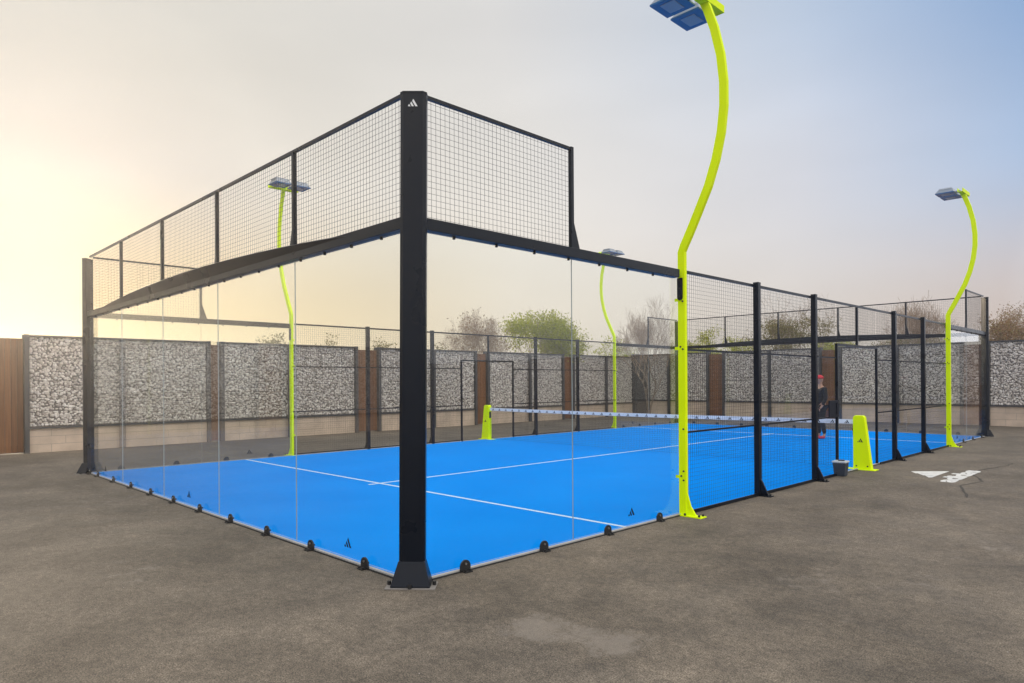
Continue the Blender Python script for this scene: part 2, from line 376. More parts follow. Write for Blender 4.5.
o = bpy.data.objects.new('lettering', me); col.objects.link(o); o.parent = gp

# ------------------------------------------------------------------ court floor
t = MB(); t.box((-10,0,.001),(0,20,.008)); tag(t.build('court_surface', M['turf']), kind='structure', label='bright blue artificial turf of the court')
LZ = .012
l = MB()
def line(x0, y0, x1, y1): l.box((x0,y0,.006),(x1,y1,LZ))
line(-10,2.90,0,2.95); line(-10,16.98,0,17.03); line(-4.925,2.72,-4.875,2.90); line(-4.925,2.95,-4.875,16.98); line(-4.925,17.03,-4.875,17.2)
tag(l.build('court_lines', M['line']), kind='structure', label='white service and centre lines on the blue turf')
k = MB()
for (a, b) in (((-10.03,-.03),(.03,-.0)), ((-10.03,20),(.03,20.03)), ((-10.03,0),(-10,20)), ((0,0),(.03,20))):
    k.box((a[0],a[1],.0),(b[0],b[1],.022))
kb = MB()  # shade below the pale kerb, built as a thin dark strip
kb.box((-10.045,-.045,0),(.045,-.031,.010)); kb.box((-10.045,20.031,0),(.045,20.045,.010)); kb.box((-10.045,-.03,0),(-10.031,20.03,.010)); kb.box((.031,-.03,0),(.045,20.03,.010))
tag(kb.build('kerb_shadow_strip', M['rubber']), kind='structure', label='dark strip standing in for the shadow under the court edge')
tag(k.build('court_kerb_strip', M['curb']), kind='structure', label='pale metal strip edging the blue turf')

# ------------------------------------------------------------------ court frame parts
def wire_panel(parent, L, z0, z1, name='mesh_panel', rails=(), rail_w=.03, step=.05, frame=True, x0=0.0):
    """welded mesh in the local x-z plane from x0 to x0+L"""
    mb = MB(); w = .0022
    n = int(round(L/step))
    for i in range(1, n):
        x = x0+i*L/n; mb.bar((x, 0, z0), (x, 0, z1), w)
    nz = int(round((z1-z0)/step))
    for i in range(1, nz):
        z = z0+i*(z1-z0)/nz; mb.bar((x0, .003, z), (x0+L, .003, z), w)
    o = mb.build(name, M['wire'], parent)
    for z in rails:
        f = MB(); f.bar((x0, 0, z), (x0+L, 0, z), rail_w, rail_w); f.build('rail', M['navy'], o)
    return o

def glass_row(parent, L, npan=2, pane=2.0, logos=()):
    """panes in the local x-z plane, local +y is the court side"""
    for i in range(npan):
        g_ = MB(); a, b = i*pane+.003, (i+1)*pane-.003
        g_.add([(a,0,.03),(b,0,.03),(b,.008,.03),(a,.008,.03),(a,0,2.882),(b,0,2.882),(b,.008,2.882),(a,.008,2.882)],
               [(0,1,5,4),(2,3,7,6)], 0)
        g_.add([(a,0,.03),(b,0,.03),(b,.008,.03),(a,.008,.03),(a,0,2.882),(b,0,2.882),(b,.008,2.882),(a,.008,2.882)],
               [(0,3,2,1),(4,5,6,7),(1,2,6,5),(3,0,4,7)], 1)
        p = g_.build('glass_pane', [M['glass'], M['glassedge']], parent)
        if i in logos:
            s_ = MB(); three_bars(s_, ((a+b)/2, -.002, .125), (1,0,0), (0,0,1), .095, (0,-.001,0)); s_.build('logo_sticker', M['mark'], p)

def bolts(parent, name, mt, pts, ax, r_, L_):
    first = None
    for p_ in pts:
        if first is None:
            q_ = MB(); q_.cyl((0,0,0), ax, r_, L_, 8); first = q_.build(name, mt, parent); first.location = p_
        else:
            c_ = first.copy(); col.objects.link(c_); c_.location = p_
def clamp(parent, x, out=-1):
    c = MB(); r = .056; pts = [(x+r, out*.0315, .0105), (x+r, out*.0315, .045)] + [(x+r*math.cos(R(a)), out*.0315, .045+r*math.sin(R(a))) for a in range(15, 180, 15)] + [(x-r, out*.0315, .045), (x-r, out*.0315, .0105)]
    c.prism(pts, (0, out*.014, 0))
    c.box((x-.040, out*.0455, .0), (x+.040, out*.095, .010)); c.box((x-.012, -out*.0, .04), (x+.012, out*.031, .055))
    o = c.build('glass_clamp', M['rubber'], parent)
    b = MB(); b.cyl((x, out*.049, .068), (0,1,0), .010, .010, 8)
    b.build('bolt', M['steel'], o)
    bolts(o, 'anchor_bolt', M['rubber'], [(x+dx, out*.078, .018) for dx in (-.028, .028)], (0,0,1), .012, .016)

def beam_bolts(parent, xs, z):
    bolts(parent, 'bolt', M['rubber'], [(x, 0, z-.012) for x in xs], (0,0,1), .014, .022)

def end_wall(label, rot, loc, logos):
    t_ = empty('glass_end_wall', loc, rot, label, 'glass wall', 'glass end walls of the court')
    glass_row(t_, 10, 5, 2.0, logos)
    bm_ = MB(); bm_.box((.06,-.06,2.885),(9.94,.04,2.985)); beam = bm_.build('top_beam', M['navy'], t_, bevel=.004)
    # lens-shaped stiffening plate on the beam, leaning outwards
    n = 28; top = []; bot = []
    for i in range(n+1):
        x = .9+8.2*i/n; h = .135*math.sin(math.pi*i/n)**.8 if 0 < i < n else 0.002
        top.append((x, -.062-h*.35, 2.955+h)); bot.append((x, -.062, 2.955))
    st = MB(); vs = []; fs = []
    for i in range(n+1): vs += [bot[i], top[i], (top[i][0], top[i][1]+.02, top[i][2]+.012), (bot[i][0], -.03, 2.987)]
    for i in range(n):
        for a in range(4): fs.append((4*i+a, 4*i+(a+1)%4, 4*i+4+(a+1)%4, 4*i+4+a))
    fs += [(0,1,2,3), (4*n,4*n+1,4*n+2,4*n+3)]
    st.add(vs, fs); st.build('stiffener', M['navy'], t_)
    beam_bolts(beam, [.45+.48*i for i in range(20)], 2.885)
    for i in range(5):
        wire_panel(t_, 2.0 if 0 < i < 4 else 1.94, 3.0, 3.98, x0=.06 if i == 0 else 2*i)
    for i in range(1, 5):
        p = MB(); p.box((2*i-.02,-.02,2.985),(2*i+.02,.02,4.0)); p.prism([(2*i-.02,-.012,2.99),(2*i-.09,-.012,2.99),(2*i-.02,-.012,3.28)], (0,.02,0)); p.build('mesh_post', M['navy'], t_)
    r_ = MB(); r_.box((.06,-.015,3.985),(9.94,.015,4.015)); r_.build('top_rail', M['navy'], t_)
    for i in range(10): clamp(t_, .66+.964*i)
    clamp(t_, .13)
    return t_
end_wall('long glass end wall nearest the camera with the curved stiffening beam above', 0, (-10,0,0), (0,2,4))
end_wall('glass end wall at the far end of the court', math.pi, (0,20,0), ())

def side_glass(label, loc, flip, rot):
    """local x from 0 (corner) to 4 (lamp mast); local -y is outside"""
    t_ = empty('glass_side_wall', loc, rot, label, 'glass wall', 'glass side walls of the court')
    s = flip
    row = MB()
    for i in range(2):
        a, b = (i*2+.003)*s, ((i+1)*2-.003)*s
        g_ = MB(); V8 = [(a,0,.03),(b,0,.03),(b,.008,.03),(a,.008,.03),(a,0,2.882),(b,0,2.882),(b,.008,2.882),(a,.008,2.882)]
        g_.add(V8, [(0,1,5,4),(2,3,7,6)], 0); g_.add(V8, [(0,3,2,1),(4,5,6,7),(1,2,6,5),(3,0,4,7)], 1)
        p = g_.build('glass_pane', [M['glass'], M['glassedge']], t_)
        if i == 1:
            q = MB(); three_bars(q, ((a+b)/2, -.002, .13), (1,0,0), (0,0,1), .095, (0,-.001,0)); q.build('logo_sticker', M['mark'], p)
    bm_ = MB(); bm_.box((.06*s,-.06,2.885),(3.93*s,.04,2.985)); beam = bm_.build('top_beam', M['navy'], t_, bevel=.004)
    beam_bolts(beam, [s*(.45+.5*i) for i in range(7)], 2.885)
    mb = MB(); w = .0022
    for i in range(1, 39): mb.bar((s*(.06+i*.05),0,2.99),(s*(.06+i*.05),0,3.985), w)
    for i in range(0, 20): mb.bar((.06*s,.003,3.01+i*.05),(1.98*s,.003,3.01+i*.05), w)
    mp_ = mb.build('mesh_panel', M['wire'], t_)
    f = MB(); f.box((.06*s,-.015,3.985),(1.98*s,.015,4.015)); f.build('top_rail', M['navy'], t_)
    p = MB(); p.box((1.98*s,-.02,2.985),(2.02*s,.02,4.02)); p.prism([(2.02*s,-.012,2.99),(2.12*s,-.012,2.99),(2.02*s,-.012,3.28)], (0,.024,0)); p.build('mesh_post', M['navy'], t_)
    for x in (.52,1.52,2.52,3.5): clamp(t_, x*s)
    # rounded end bracket that hangs the beam on the mast
    c = MB(); xa = 3.958*s; r = .036; yc = -.040
    pts = [(xa, yc+r, 2.884), (xa, yc-r, 2.884), (xa, yc-r, 2.65)] + [(xa, yc-r*math.cos(R(a)), 2.65-r*math.sin(R(a))) for a in range(20, 180, 20)] + [(xa, yc+r, 2.65)]
    c.prism(pts, (s*.012, 0, 0)); br = c.build('end_bracket', M['navy'], t_)
    bolts(br, 'bolt', M['rubber'], [(xa-.004*s, yc, z) for z in (2.66, 2.76, 2.85)], (1,0,0), .010, .01)
    return t_
# local x -> world y: rotate +90deg maps (1,0)->(0,1), (0,-1)->(1,0): outside is +x
side_glass('glass side wall between the near corner post and the nearest lamp mast', (0,0,0), 1, R(90))
side_glass('glass side wall at the far right end beyond the second right mast', (0,20,0), -1, R(90))
side_glass('glass side wall at the near left corner of the court', (-10,0,0), -1, R(-90))
side_glass('glass side wall at the far left corner behind the net', (-10,20,0), 1, R(-90))

# corner posts (local -y points outwards)
def corner_post(label, loc, rz, mark=False):
    t_ = empty('corner_post', loc, rz, label, 'steel post', 'corner posts of the court')
    p = MB(); w, d, c_ = .105, .10, .028
    prof = [(-w, -.02), (-w+c_, -.02-c_), (w-c_, -.02-c_), (w, -.02), (w, .05), (-w, .05)]
    p.prism([(x, y, .012) for x, y in prof], (0,0,3.945)); post = p.build('column', M['navy'], t_, bevel=.003)
    cp = MB(); cp.prism([(x*1.03, y*1.03, 3.957) for x, y in prof], (0,0,.012)); cp.build('cap', M['navy'], post)
    f = MB(); b0, b1, zt = .160, .107, .20
    # flared foot
    V = [(-b0,-.13,.012),(b0,-.13,.012),(b0,.06,.012),(-b0,.06,.012),(-b1,-.052,zt),(b1,-.052,zt),(b1,.052,zt),(-b1,.052,zt)]
    f.add(V, [(0,3,2,1),(4,5,6,7),(0,1,5,4),(1,2,6,5),(2,3,7,6),(3,0,4,7)])
    f.build('flared_foot', M['navy'], t_, bevel=.006)
    bp = MB(); bp.box((-.20,-.145,.0),(.20,.07,.010)); base = bp.build('base_plate', M['plate'], t_, bevel=.003)
    bolts(base, 'anchor_bolt', M['rubber'], [(x,y,.026) for x, y in ((-.182,-.03),(.182,-.03),(0,-.142))], (0,0,1), .016, .03)
    if mark:
        s_ = MB(); three_bars(s_, (.002, -.0495, 3.845), (1,0,0), (0,0,1), .062, (0,-.0015,0)); s_.build('logo_sticker', M['markwhite'], t_)
    return t_
corner_post('tall dark corner post with white logo, closest to the camera', (.031,-.034,0), R(45), True).rotation_euler = (0, R(.55), R(45))
corner_post('dark corner post at the left end of the near glass wall', (-10.03,-.03,0), R(-45), True)
corner_post('dark corner post at the far right end of the court', (.03,20.03,0), R(135))
corner_post('dark corner post at the far left end of the court', (-10.03,20.03,0), R(-135))

# ------------------------------------------------------------------ mesh side fences and door frames
def post_mesh(parent, x, h, w=.08, foot=True, name='post'):
    p = MB(); p.box((x-w/2,-.07,.01),(x+w/2,-.07+w,h)); o = p.build(name, M['navy'], parent, bevel=.003)
    if foot:
        f = MB(); f.prism([(x-.012,-.07,.012),(x-.012,-.19,.012),(x-.012,-.10,.20),(x-.012,-.07,.24)], (.024,0,0)); f.box((x-.055,-.235,.0),(x+.055,.0,.0125)); ft = f.build('foot', M['navy'], o)
        b = MB(); b.cyl((x,-.21,.025),(0,0,1),.016,.028,8); b.build('anchor_bolt', M['rubber'], ft)
    return o
def mesh_fence(label, loc, rot, s):
    """4 m of fence, local x from 0 to 4*s, outside -y"""
    t_ = empty('mesh_fence', loc, rot, label, 'mesh fence', 'mesh side fences of the court')
    for i in range(2):
        a = s*2*i if s > 0 else -2*(i+1)
        wire_panel(t_, 2.0, .04, 2.98, rails=(1.0, 2.02), rail_w=.022, x0=a)
    r_ = MB(); lo, hi = sorted((0.06*s, 3.96*s)); r_.box((lo,-.015,2.965),(hi,.015,3.0)); r_.build('top_rail', M['navy'], t_)
    r_ = MB(); r_.box((lo,-.02-.055,.005),(hi,-.055,.045)); r_.build('bottom_rail', M['navy'], t_)
    post_mesh(t_, 2*s, 3.03); post_mesh(t_, 4*s, 3.03)
    return t_
def door_section(label, loc, rot):
    t_ = empty('gateway', loc, rot, label, 'gateway', 'open gateways in the court sides')
    wire_panel(t_, 1.0, .04, 2.98, rails=(1.0, 2.02), rail_w=.022, x0=0); wire_panel(t_, 1.0, .04, 2.98, rails=(1.0, 2.02), rail_w=.022, x0=3)
    wire_panel(t_, 2.0, 2.27, 2.98, x0=1)
    f = MB()
    for x in (1.0, 3.0): f.box((x-.02,-.03,.005),(x+.02,.01,2.27))
    f.box((1.02,-.03,2.23),(2.98,.01,2.27)); f.build('door_frame', M['navy'], t_)
    f = MB(); f.box((1.98,-.02,2.272),(2.02,.02,2.962)); f.build('mullion', M['navy'], t_)
    r_ = MB(); r_.box((0.045,-.015,2.965),(3.955,.015,3.0)); r_.build('top_rail', M['navy'], t_)
    for a, b in ((.045,.98),(3.02,3.955)):
        r_ = MB(); r_.box((a,-.075,.005),(b,-.055,.045)); r_.build('bottom_rail', M['navy'], t_)
    return t_
mesh_fence('black mesh fence on the right side between the nearest lamp mast and the gateway', (0,4,0), R(90), 1)
mesh_fence('black mesh fence on the right side beyond the gateway', (0,16,0), R(90), -1)
mesh_fence('black mesh fence on the left side, nearer half', (-10,4,0), R(-90), -1)
mesh_fence('black mesh fence on the left side, beyond the net', (-10,16,0), R(-90), 1)
gw = door_section('open gateway with black frame around the near net stand', (0,8,0), R(90))
lb = MB(); lb.box((.56,-.055,1.0),(.97,-.031,1.29)); lb.box((.84,-.075,1.05),(.94,-.055,1.24))
lb.build('lock_box', M['mark'], gw, bevel=.005)
door_section('open gateway on the left side around the far net stand', (-10,12,0), R(-90))

# ------------------------------------------------------------------ lamp masts (local +x is away from the court)
def mast():
    t_ = empty('lamp_mast', (0,0,0))
    path = [(0,0,.012),(0,0,1.0),(0,0,2.2),(0,0,3.20)]
    C0 = [(.03,3.27),(.11,3.42),(.22,3.64),(.36,3.93),(.46,4.22),(.53,4.52),(.565,4.82),(.565,5.10),(.53,5.42),(.45,5.76),(.36,6.02),(.31,6.14)]
    path += [(x,0,z) for x, z in C0]
    p = MB(); p.sweep(path, .098, .052); pole = p.build('pole', M['lime'], t_, bevel=.004)
    f = MB(); f.prism([(.044,-.012,.012),(.175,-.012,.012),(.10,-.012,.12),(.044,-.012,.30)], (0,.024,0)); f.box((-.05,-.07,.0),(.27,.07,.012)); ft = f.build('foot', M['lime'], t_)
    bolts(ft, 'anchor_bolt', M['rubber'], [(x,y,.024) for x, y in ((.235,.045),(.235,-.045),(.05,-.055))], (0,0,1), .014, .026)
    bolts(pole, 'bolt', M['rubber'], [(.02,-.030,z) for z in (.43,.54,1.05,2.02,2.60)] + [(-.012,-.030,z) for z in (.48,2.05,2.64)], (0,1,0), .011, .012)
    for z in (.47, 2.03, 2.62):
        k_ = MB(); k_.box((-.088,-.034,z-.018),(-.040,-.0265,z+.018)); k_.build('clip', M['lime'], pole)
    h = MB(); h.box((.285,-.34,6.085),(.395,.34,6.095)); h.box((.285,-.34,6.095),(.293,.34,6.17)); h.box((.387,-.34,6.095),(.395,.34,6.17)); h.build('crossbar', M['lime'], t_)
    for y in (-.225, .225):
        L_ = MB(); a0, a1, w = -.16, .22, .185
        # ribbed housing: tapered body with fins
        V = [(a0,y-w,6.115),(a1,y-w,6.115),(a1,y+w,6.115),(a0,y+w,6.115),(a0+.06,y-w+.05,6.20),(a1-.03,y-w+.05,6.20),(a1-.03,y+w-.05,6.20),(a0+.06,y+w-.05,6.20)]
        L_.add(V, [(0,3,2,1),(4,5,6,7),(0,1,5,4),(1,2,6,5),(2,3,7,6),(3,0,4,7)])
        for i in range(8):
            xx = a0+.075+i*.034; L_.box((xx,y-w+.03,6.17),(xx+.006,y+w-.03,6.225))
        L_.box((a1,y-.06,6.105),(.33,y+.06,6.135))
        ld = L_.build('lamp_head', M['lampgrey'], t_, bevel=0)
        b = MB(); b.box((a0-.004,y-w-.004,6.095),(a1+.004,y+w+.004,6.1148)); bz = b.build('bezel', M['lampblue'], ld)
        b = MB(); b.box((a0+.09,y-w+.07,6.090),(a1-.10,y+w-.07,6.0948)); b.build('lens', M['lens'], bz)
    return t_
mm = mast()
spots = [((.052,4,0), 0, 'nearest lime lamp mast, its head cut by the top of the photo'),
         ((.052,16,0), 0, 'lime lamp mast at the far right, standing before the far corner post'),
         ((-10.04,4,0), math.pi, 'lime lamp mast on the left side, seen through the near glass wall'),
         ((-10.04,16,0), math.pi, 'farthest lime lamp mast, behind the net in the middle of the photo')]
for i, (loc, rz, lab) in enumerate(spots):
    o = mm if i == 0 else copy_tree(mm)
    o.location = loc; o.rotation_euler = (0,0,rz); tag(o, lab, 'lamp post', 'lime lamp masts of the court')

# ------------------------------------------------------------------ net and stands
nt_ = empty('padel_net', (-5,10,0), 0, 'black net with white top tape stretched across the blue court', 'net')
mb = MB(); X0, X1 = -4.93, 4.93
def ztop(x): return .86 + .02*(x/4.93)**2
n = int((X1-X0)/.045)
for i in range(n+1): x = X0+i*(X1-X0)/n; mb.bar((x,0,.03),(x,0,ztop(x)-.04), .0022)
for j in range(18):
    z = .04+j*.0445
    mb.bar((X0,.002,z),(X1,.002,z), .0022)
mb.build('net_mesh', M['wire'], nt_)
tp = MB(); N_ = 24; vs = []; fs = []
for i in range(N_+1):
    x = X0+i*(X1-X0)/N_; z = ztop(x); vs += [(x,-.006,z-.05),(x,-.006,z+.03),(x,.006,z+.03),(x,.006,z-.05)]
for i in range(N_):
    for a in range(4): fs.append((4*i+a, 4*i+(a+1)%4, 4*i+4+(a+1)%4, 4*i+4+a))
fs += [(0,1,2,3),(4*N_,4*N_+1,4*N_+2,4*N_+3)]
tp.add(vs, fs); tape = tp.build('top_tape', M['white'], nt_)
lg = MB(); three_bars(lg, (0,0,0), (1,0,0), (0,0,1), .066, (0,-.001,0)); first = lg.build('tape_logo', M['mark'], tape)
for i in range(38):
    x = X0+.13+i*.26; q_ = first if i == 0 else first.copy()
    if i: col.objects.link(q_)
    q_.location = (x,-.0065,ztop(x)-.042)

def net_stand(label, loc, rz):
    t_ = empty('net_stand', loc, rz, label, 'net stand', 'lime net stands')
    p = MB(); p.prism([(-.06,-.06,.012),(.25,-.06,.012),(.135,-.06,.95),(.105,-.06,.985),(-.03,-.06,.985),(-.06,-.06,.95)], (0,.12,0)); b = p.build('stand_body', M['lime'], t_, bevel=.008)
    p = MB(); p.box((-.20,-.11,.0),(.33,.11,.012)); p.build('base_plate', M['lime'], t_, bevel=.002)
    bolts(b, 'bolt', M['rubber'], [(x,-.062,.07) for x in (.0, .19)], (0,1,0), .014, .01)
    q = MB(); s_ = 1 if abs(rz) < 1 else -1
    three_bars(q, (.07,-.0605,.50), (1,0,0), (0,0,1), .075, (0,-.0015,0)); q.build('logo_sticker', M['mark'], b)
    if abs(rz) > 1:
        q = MB(); three_bars(q, (.07,.0605,.50), (-1,0,0), (0,0,1), .075, (0,.0015,0)); q.build('logo_sticker', M['mark'], b)
    q = MB(); q.box((-.075,-.03,.62),(-.06,.03,.80)); q.build('net_winder', M['rubber'], b)
net_stand('lime green tapered net stand at the right gateway', (0,10,0), 0)
net_stand('lime green tapered net stand at the far left end of the net', (-10,10,0), math.pi)

# ------------------------------------------------------------------ bin by the gateway
bt = empty('waste_bin', (.11,8.88,0), R(4), 'small dark bin with pale grey lid by the gateway post', 'bin')
b = MB(); V = []
for z, w, d in ((.0,.085,.085),(.225,.105,.105)): V += [(-w,-d,z),(w,-d,z),(w,d,z),(-w,d,z)]
b.add(V, [(0,3,2,1),(0,1,5,4),(1,2,6,5),(2,3,7,6),(3,0,4,7),(4,5,6,7)]); b.build('bin_body', M['bin'], bt, bevel=.012)
b = MB(); b.box((-.114,-.114,.2255),(.114,.114,.258)); lid = b.build('lid', M['lid'], bt, bevel=.012)
b = MB(); b.box((-.03,-.04,.2585),(.06,.04,.276)); b.build('lid_handle', M['bin'], lid, bevel=.006)

# ------------------------------------------------------------------ perimeter walls
def stone_mesh(name, L, H, seed, parent):
    rnd = random.Random(seed); mb = MB(); t_ = (1+5**.5)/2
    iv = [Vector(v).normalized() for v in ((-1,t_,0),(1,t_,0),(-1,-t_,0),(1,-t_,0),(0,-1,t_),(0,1,t_),(0,-1,-t_),(0,1,-t_),(t_,0,-1),(t_,0,1),(-t_,0,-1),(-t_,0,1))]
    fi = ((0,11,5),(0,5,1),(0,1,7),(0,7,10),(0,10,11),(1,5,9),(5,11,4),(11,10,2),(10,7,6),(7,1,8),(3,9,4),(3,4,2),(3,2,6),(3,6,8),(3,8,9),(4,9,5),(2,4,11),(6,2,10),(8,6,7),(9,8,1))
    s = .064; nx = int(L/s); nz = int(H/(s*.86))
    for j in range(nz):
        for i in range(nx):
            cx = (i+.5+(j%2)*.5-.25)*L/nx+rnd.uniform(-.024,.024); cz = (j+.5)*H/nz+rnd.uniform(-.024,.024)
            cx = min(max(cx, .04), L-.04); cz = min(max(cz, .035), H-.035)
            r_ = rnd.uniform(.025,.046); rot = Matrix.Rotation(rnd.uniform(0,6.3), 3, Vector((rnd.uniform(-1,1),rnd.uniform(-1,1),rnd.uniform(-1,1))).normalized())
            sc_ = Vector((rnd.uniform(.8,1.3), rnd.uniform(.7,1.0), rnd.uniform(.7,1.15)))
            c0 = Vector((cx, .0+rnd.uniform(-.012,.03), cz))
            vs = []
            for v in iv:
                q = rot @ v; q = Vector((q.x*sc_.x, q.y*sc_.y, q.z*sc_.z))*r_*rnd.uniform(.82,1.15); vs.append(c0+q)
            mb.add(vs, fi)
    return mb.build(name, M['stone'], parent)
stone_cache = {}
def gabion(loc, rot, L, zb, zt, label, mids=(), seed=1):
    """local x along the wall, local -y faces the court"""
    t_ = empty('gabion_wall', loc, rot, label, 'gabion wall', 'gabion wall bays round the yard')
    key = (round(L,2), round(zt-zb,2))
    w = .10
    if key not in stone_cache:
        o = stone_mesh('stone_fill', L-2*w, zt-zb-.08, seed, t_); stone_cache[key] = o.data
    else:
        o = bpy.data.objects.new('stone_fill', stone_cache[key]); col.objects.link(o); o.parent = t_
    o.location = (w, 0, zb+.04)
    c = MB(); c.box((w,.02,zb+.02),(L-w,.20,zt-.03)); c.build('core', M['gback'], t_)
    p = MB(); p.box((w,-.02,0),(L-w,.20,zb-.01))
    pl = p.build('plinth', M['plinth'], t_, bevel=.006)
    jb = MB()
    for z in (zb*.34, zb*.67): jb.box((w,-.022,z-.004),(L-w,-.019,z+.004))
    for r0, z0, z1 in ((0,0,zb*.34),(1,zb*.34,zb*.67),(0,zb*.67,zb-.01)):
        x = .55+.3*r0
        while x < L-w: jb.box((x-.004,-.022,z0+.005),(x+.004,-.019,z1-.005)); x += .8
    jb.build('mortar_joints', mat_joint, pl)
    f = MB(); f.box((w,-.07,zb-.01),(L-w,.0-.021,zb+.035)); f.build('frame_rail', M['gframe'], t_)
    f = MB(); f.box((w,-.07,zt-.04),(L-w,.22,zt)); f.build('frame_rail', M['gframe'], t_)
    for x in (0, L-w):
        f = MB(); f.box((x,-.09,0),(x+w,.21,zt+.01)); f.build('frame_post', M['gframe'], t_, bevel=.004)
    for x in mids:
        f = MB(); f.box((x-.07,-.13,0),(x+.07,-.12,zt-.045)); f.box((x-.07,-.085,0),(x+.07,-.075,zt-.045)); f.box((x-.006,-.12,0),(x+.006,-.085,zt-.045)); f.build('channel_post', M['gframe'], t_)
    # welded cage wire
    cg = MB(); nx = int((L-2*w)/.10)
    for i in range(1, nx): x = w+i*(L-2*w)/nx; cg.bar((x,-.066,zb+.035),(x,-.066,zt-.04), .0022)
    nz = int((zt-zb)/.2)
    for i in range(1, nz): z = zb+i*(zt-zb)/nz; cg.bar((w,-.068,z),(L-w,-.068,z), .0022)
    cg.build('cage_wire', M['gframe'], t_)
    return t_
mat_joint = mat('mortar', (0.30, 0.25, 0.21), 0.95)
def timber(loc, rot, L, h, label):
    t_ = empty('timber_screen', loc, rot, label, 'timber screen', 'brown timber screens between the gabions')
    mb = MB(); n = max(3, int(L/.115)); w = L/n
    for i in range(n): mb.box((i*w+.004,.05,.03),((i+1)*w-.004,.075,h))
    mb.build('slats', M['timber'], t_)
    for z0, z1 in ((.02,.2),(h-.35,h-.27)):
        f = MB(); f.box((0,.076,z0),(L,.11,z1)); f.build('back_rail', M['gframe'], t_)
    f = MB(); f.box((.002,.110,.02),(L-.002,.118,h)); f.build('backing_board', M['gback'], t_)
    return t_
WX, WY = -15.4, 25.6
# left wall: local x -> world +y needs rot +90; then local -y -> world +x (faces court)
leftb = [(-21.0,-16.7), (-15.9,-11.6), (-10.7,-6.4), (-5.6,-1.25), (-.15,4.22), (4.5,9.02), (9.82,14.3), (14.86,19.4), (20.0,24.6)]
names = ['gabion bay well outside the photo to the left, farthest', 'gabion bay well outside the photo to the left, middle', 'gabion bay outside the photo to the left, nearest', 'gabion bay beyond the left edge of the photo', 'gabion bay at the far left, partly in front of the left corner post', 'second gabion bay from the left, behind the left lamp mast',
         'third gabion bay from the left, behind the tall corner post', 'fourth gabion bay from the left, behind the far net stand', 'fifth gabion bay from the left, last before the wall turns the corner']
for (a, b), lb_ in zip(leftb, names):
    gabion((WX, a, 0), R(90), b-a, .59, 2.85, lb_, mids=(() if a < -1 else (2.1+ (.0 if a < 9 else .25),)), seed=int(a*7)+50)
tn = ['timber screen outside the photo to the left, farthest', 'timber screen outside the photo to the left, middle', 'timber screen outside the photo to the left, nearest', 'timber screen at the very left edge of the photo', 'timber screen between the first and second gabion bays from the left', 'timber screen just left of the tall corner post',
      'timber screen behind the far net stand', 'timber screen left of the pane joint in the near side glass']
gaps = [(leftb[i][1], leftb[i+1][0]) for i in range(8)]
for (a, b), lb_ in zip(gaps, tn): timber((WX, a, 0), R(90), b-a, 2.76, lb_)
# end wall: local x -> world +x, rot 0: local -y faces -y = towards camera
endb = [(-15.2,-11.85), (-11.15,-6.72), (-6.02,-1.72), (-1.02,3.3), (4.0,8.3), (9.0,13.3), (14.0,18.3), (19.0,23.3), (24.0,28.3), (29.0,33.3), (34.0,38.3)]
names = ['end wall gabion bay behind the far lamp mast', 'end wall gabion bay seen between the nearest mast and the gateway', 'end wall gabion bay behind the gateway and far right fence', 'end wall gabion bay at the right edge of the photo', 'end wall gabion bay outside the photo to the right, nearest', 'end wall gabion bay outside the photo to the right, middle', 'end wall gabion bay outside the photo to the right, third'] + ['end wall gabion bay outside the photo to the right, '+w_ for w_ in ('fourth', 'fifth', 'sixth', 'seventh and last')]
for (a, b), lb_ in zip(endb, names):
    gabion((a, WY, 0), 0, b-a, .69, 2.98, lb_, mids={-15.2:(1.25,), -11.15:(2.25,), -6.02:(2.15,), -1.02:()}.get(a, ()), seed=int(a*5)+90)
for (a, b), lb_ in zip([(endb[i][1], endb[i+1][0]) for i in range(10)], ['end wall timber screen just right of the nearest mast', 'end wall timber screen behind the person in the red cap', 'end wall timber screen beside the far right corner post', 'end wall timber screen outside the photo to the right, nearest', 'end wall timber screen outside the photo to the right, middle', 'end wall timber screen outside the photo to the right, third'] + ['end wall timber screen outside the photo to the right, '+w_ for w_ in ('fourth', 'fifth', 'sixth', 'seventh and last')]):
    timber((a, WY, 0), 0, b-a, 2.88, lb_)
# corner cladding where the two walls meet
cpn = empty('wall_corner_pier', (WX, WY, 0), 0, 'dark pier where the left wall meets the end wall', 'wall pier')
p = MB(); p.box((-.12,-1.0,0),(.2,.22,2.99)); p.build('pier', M['gframe'], cpn)

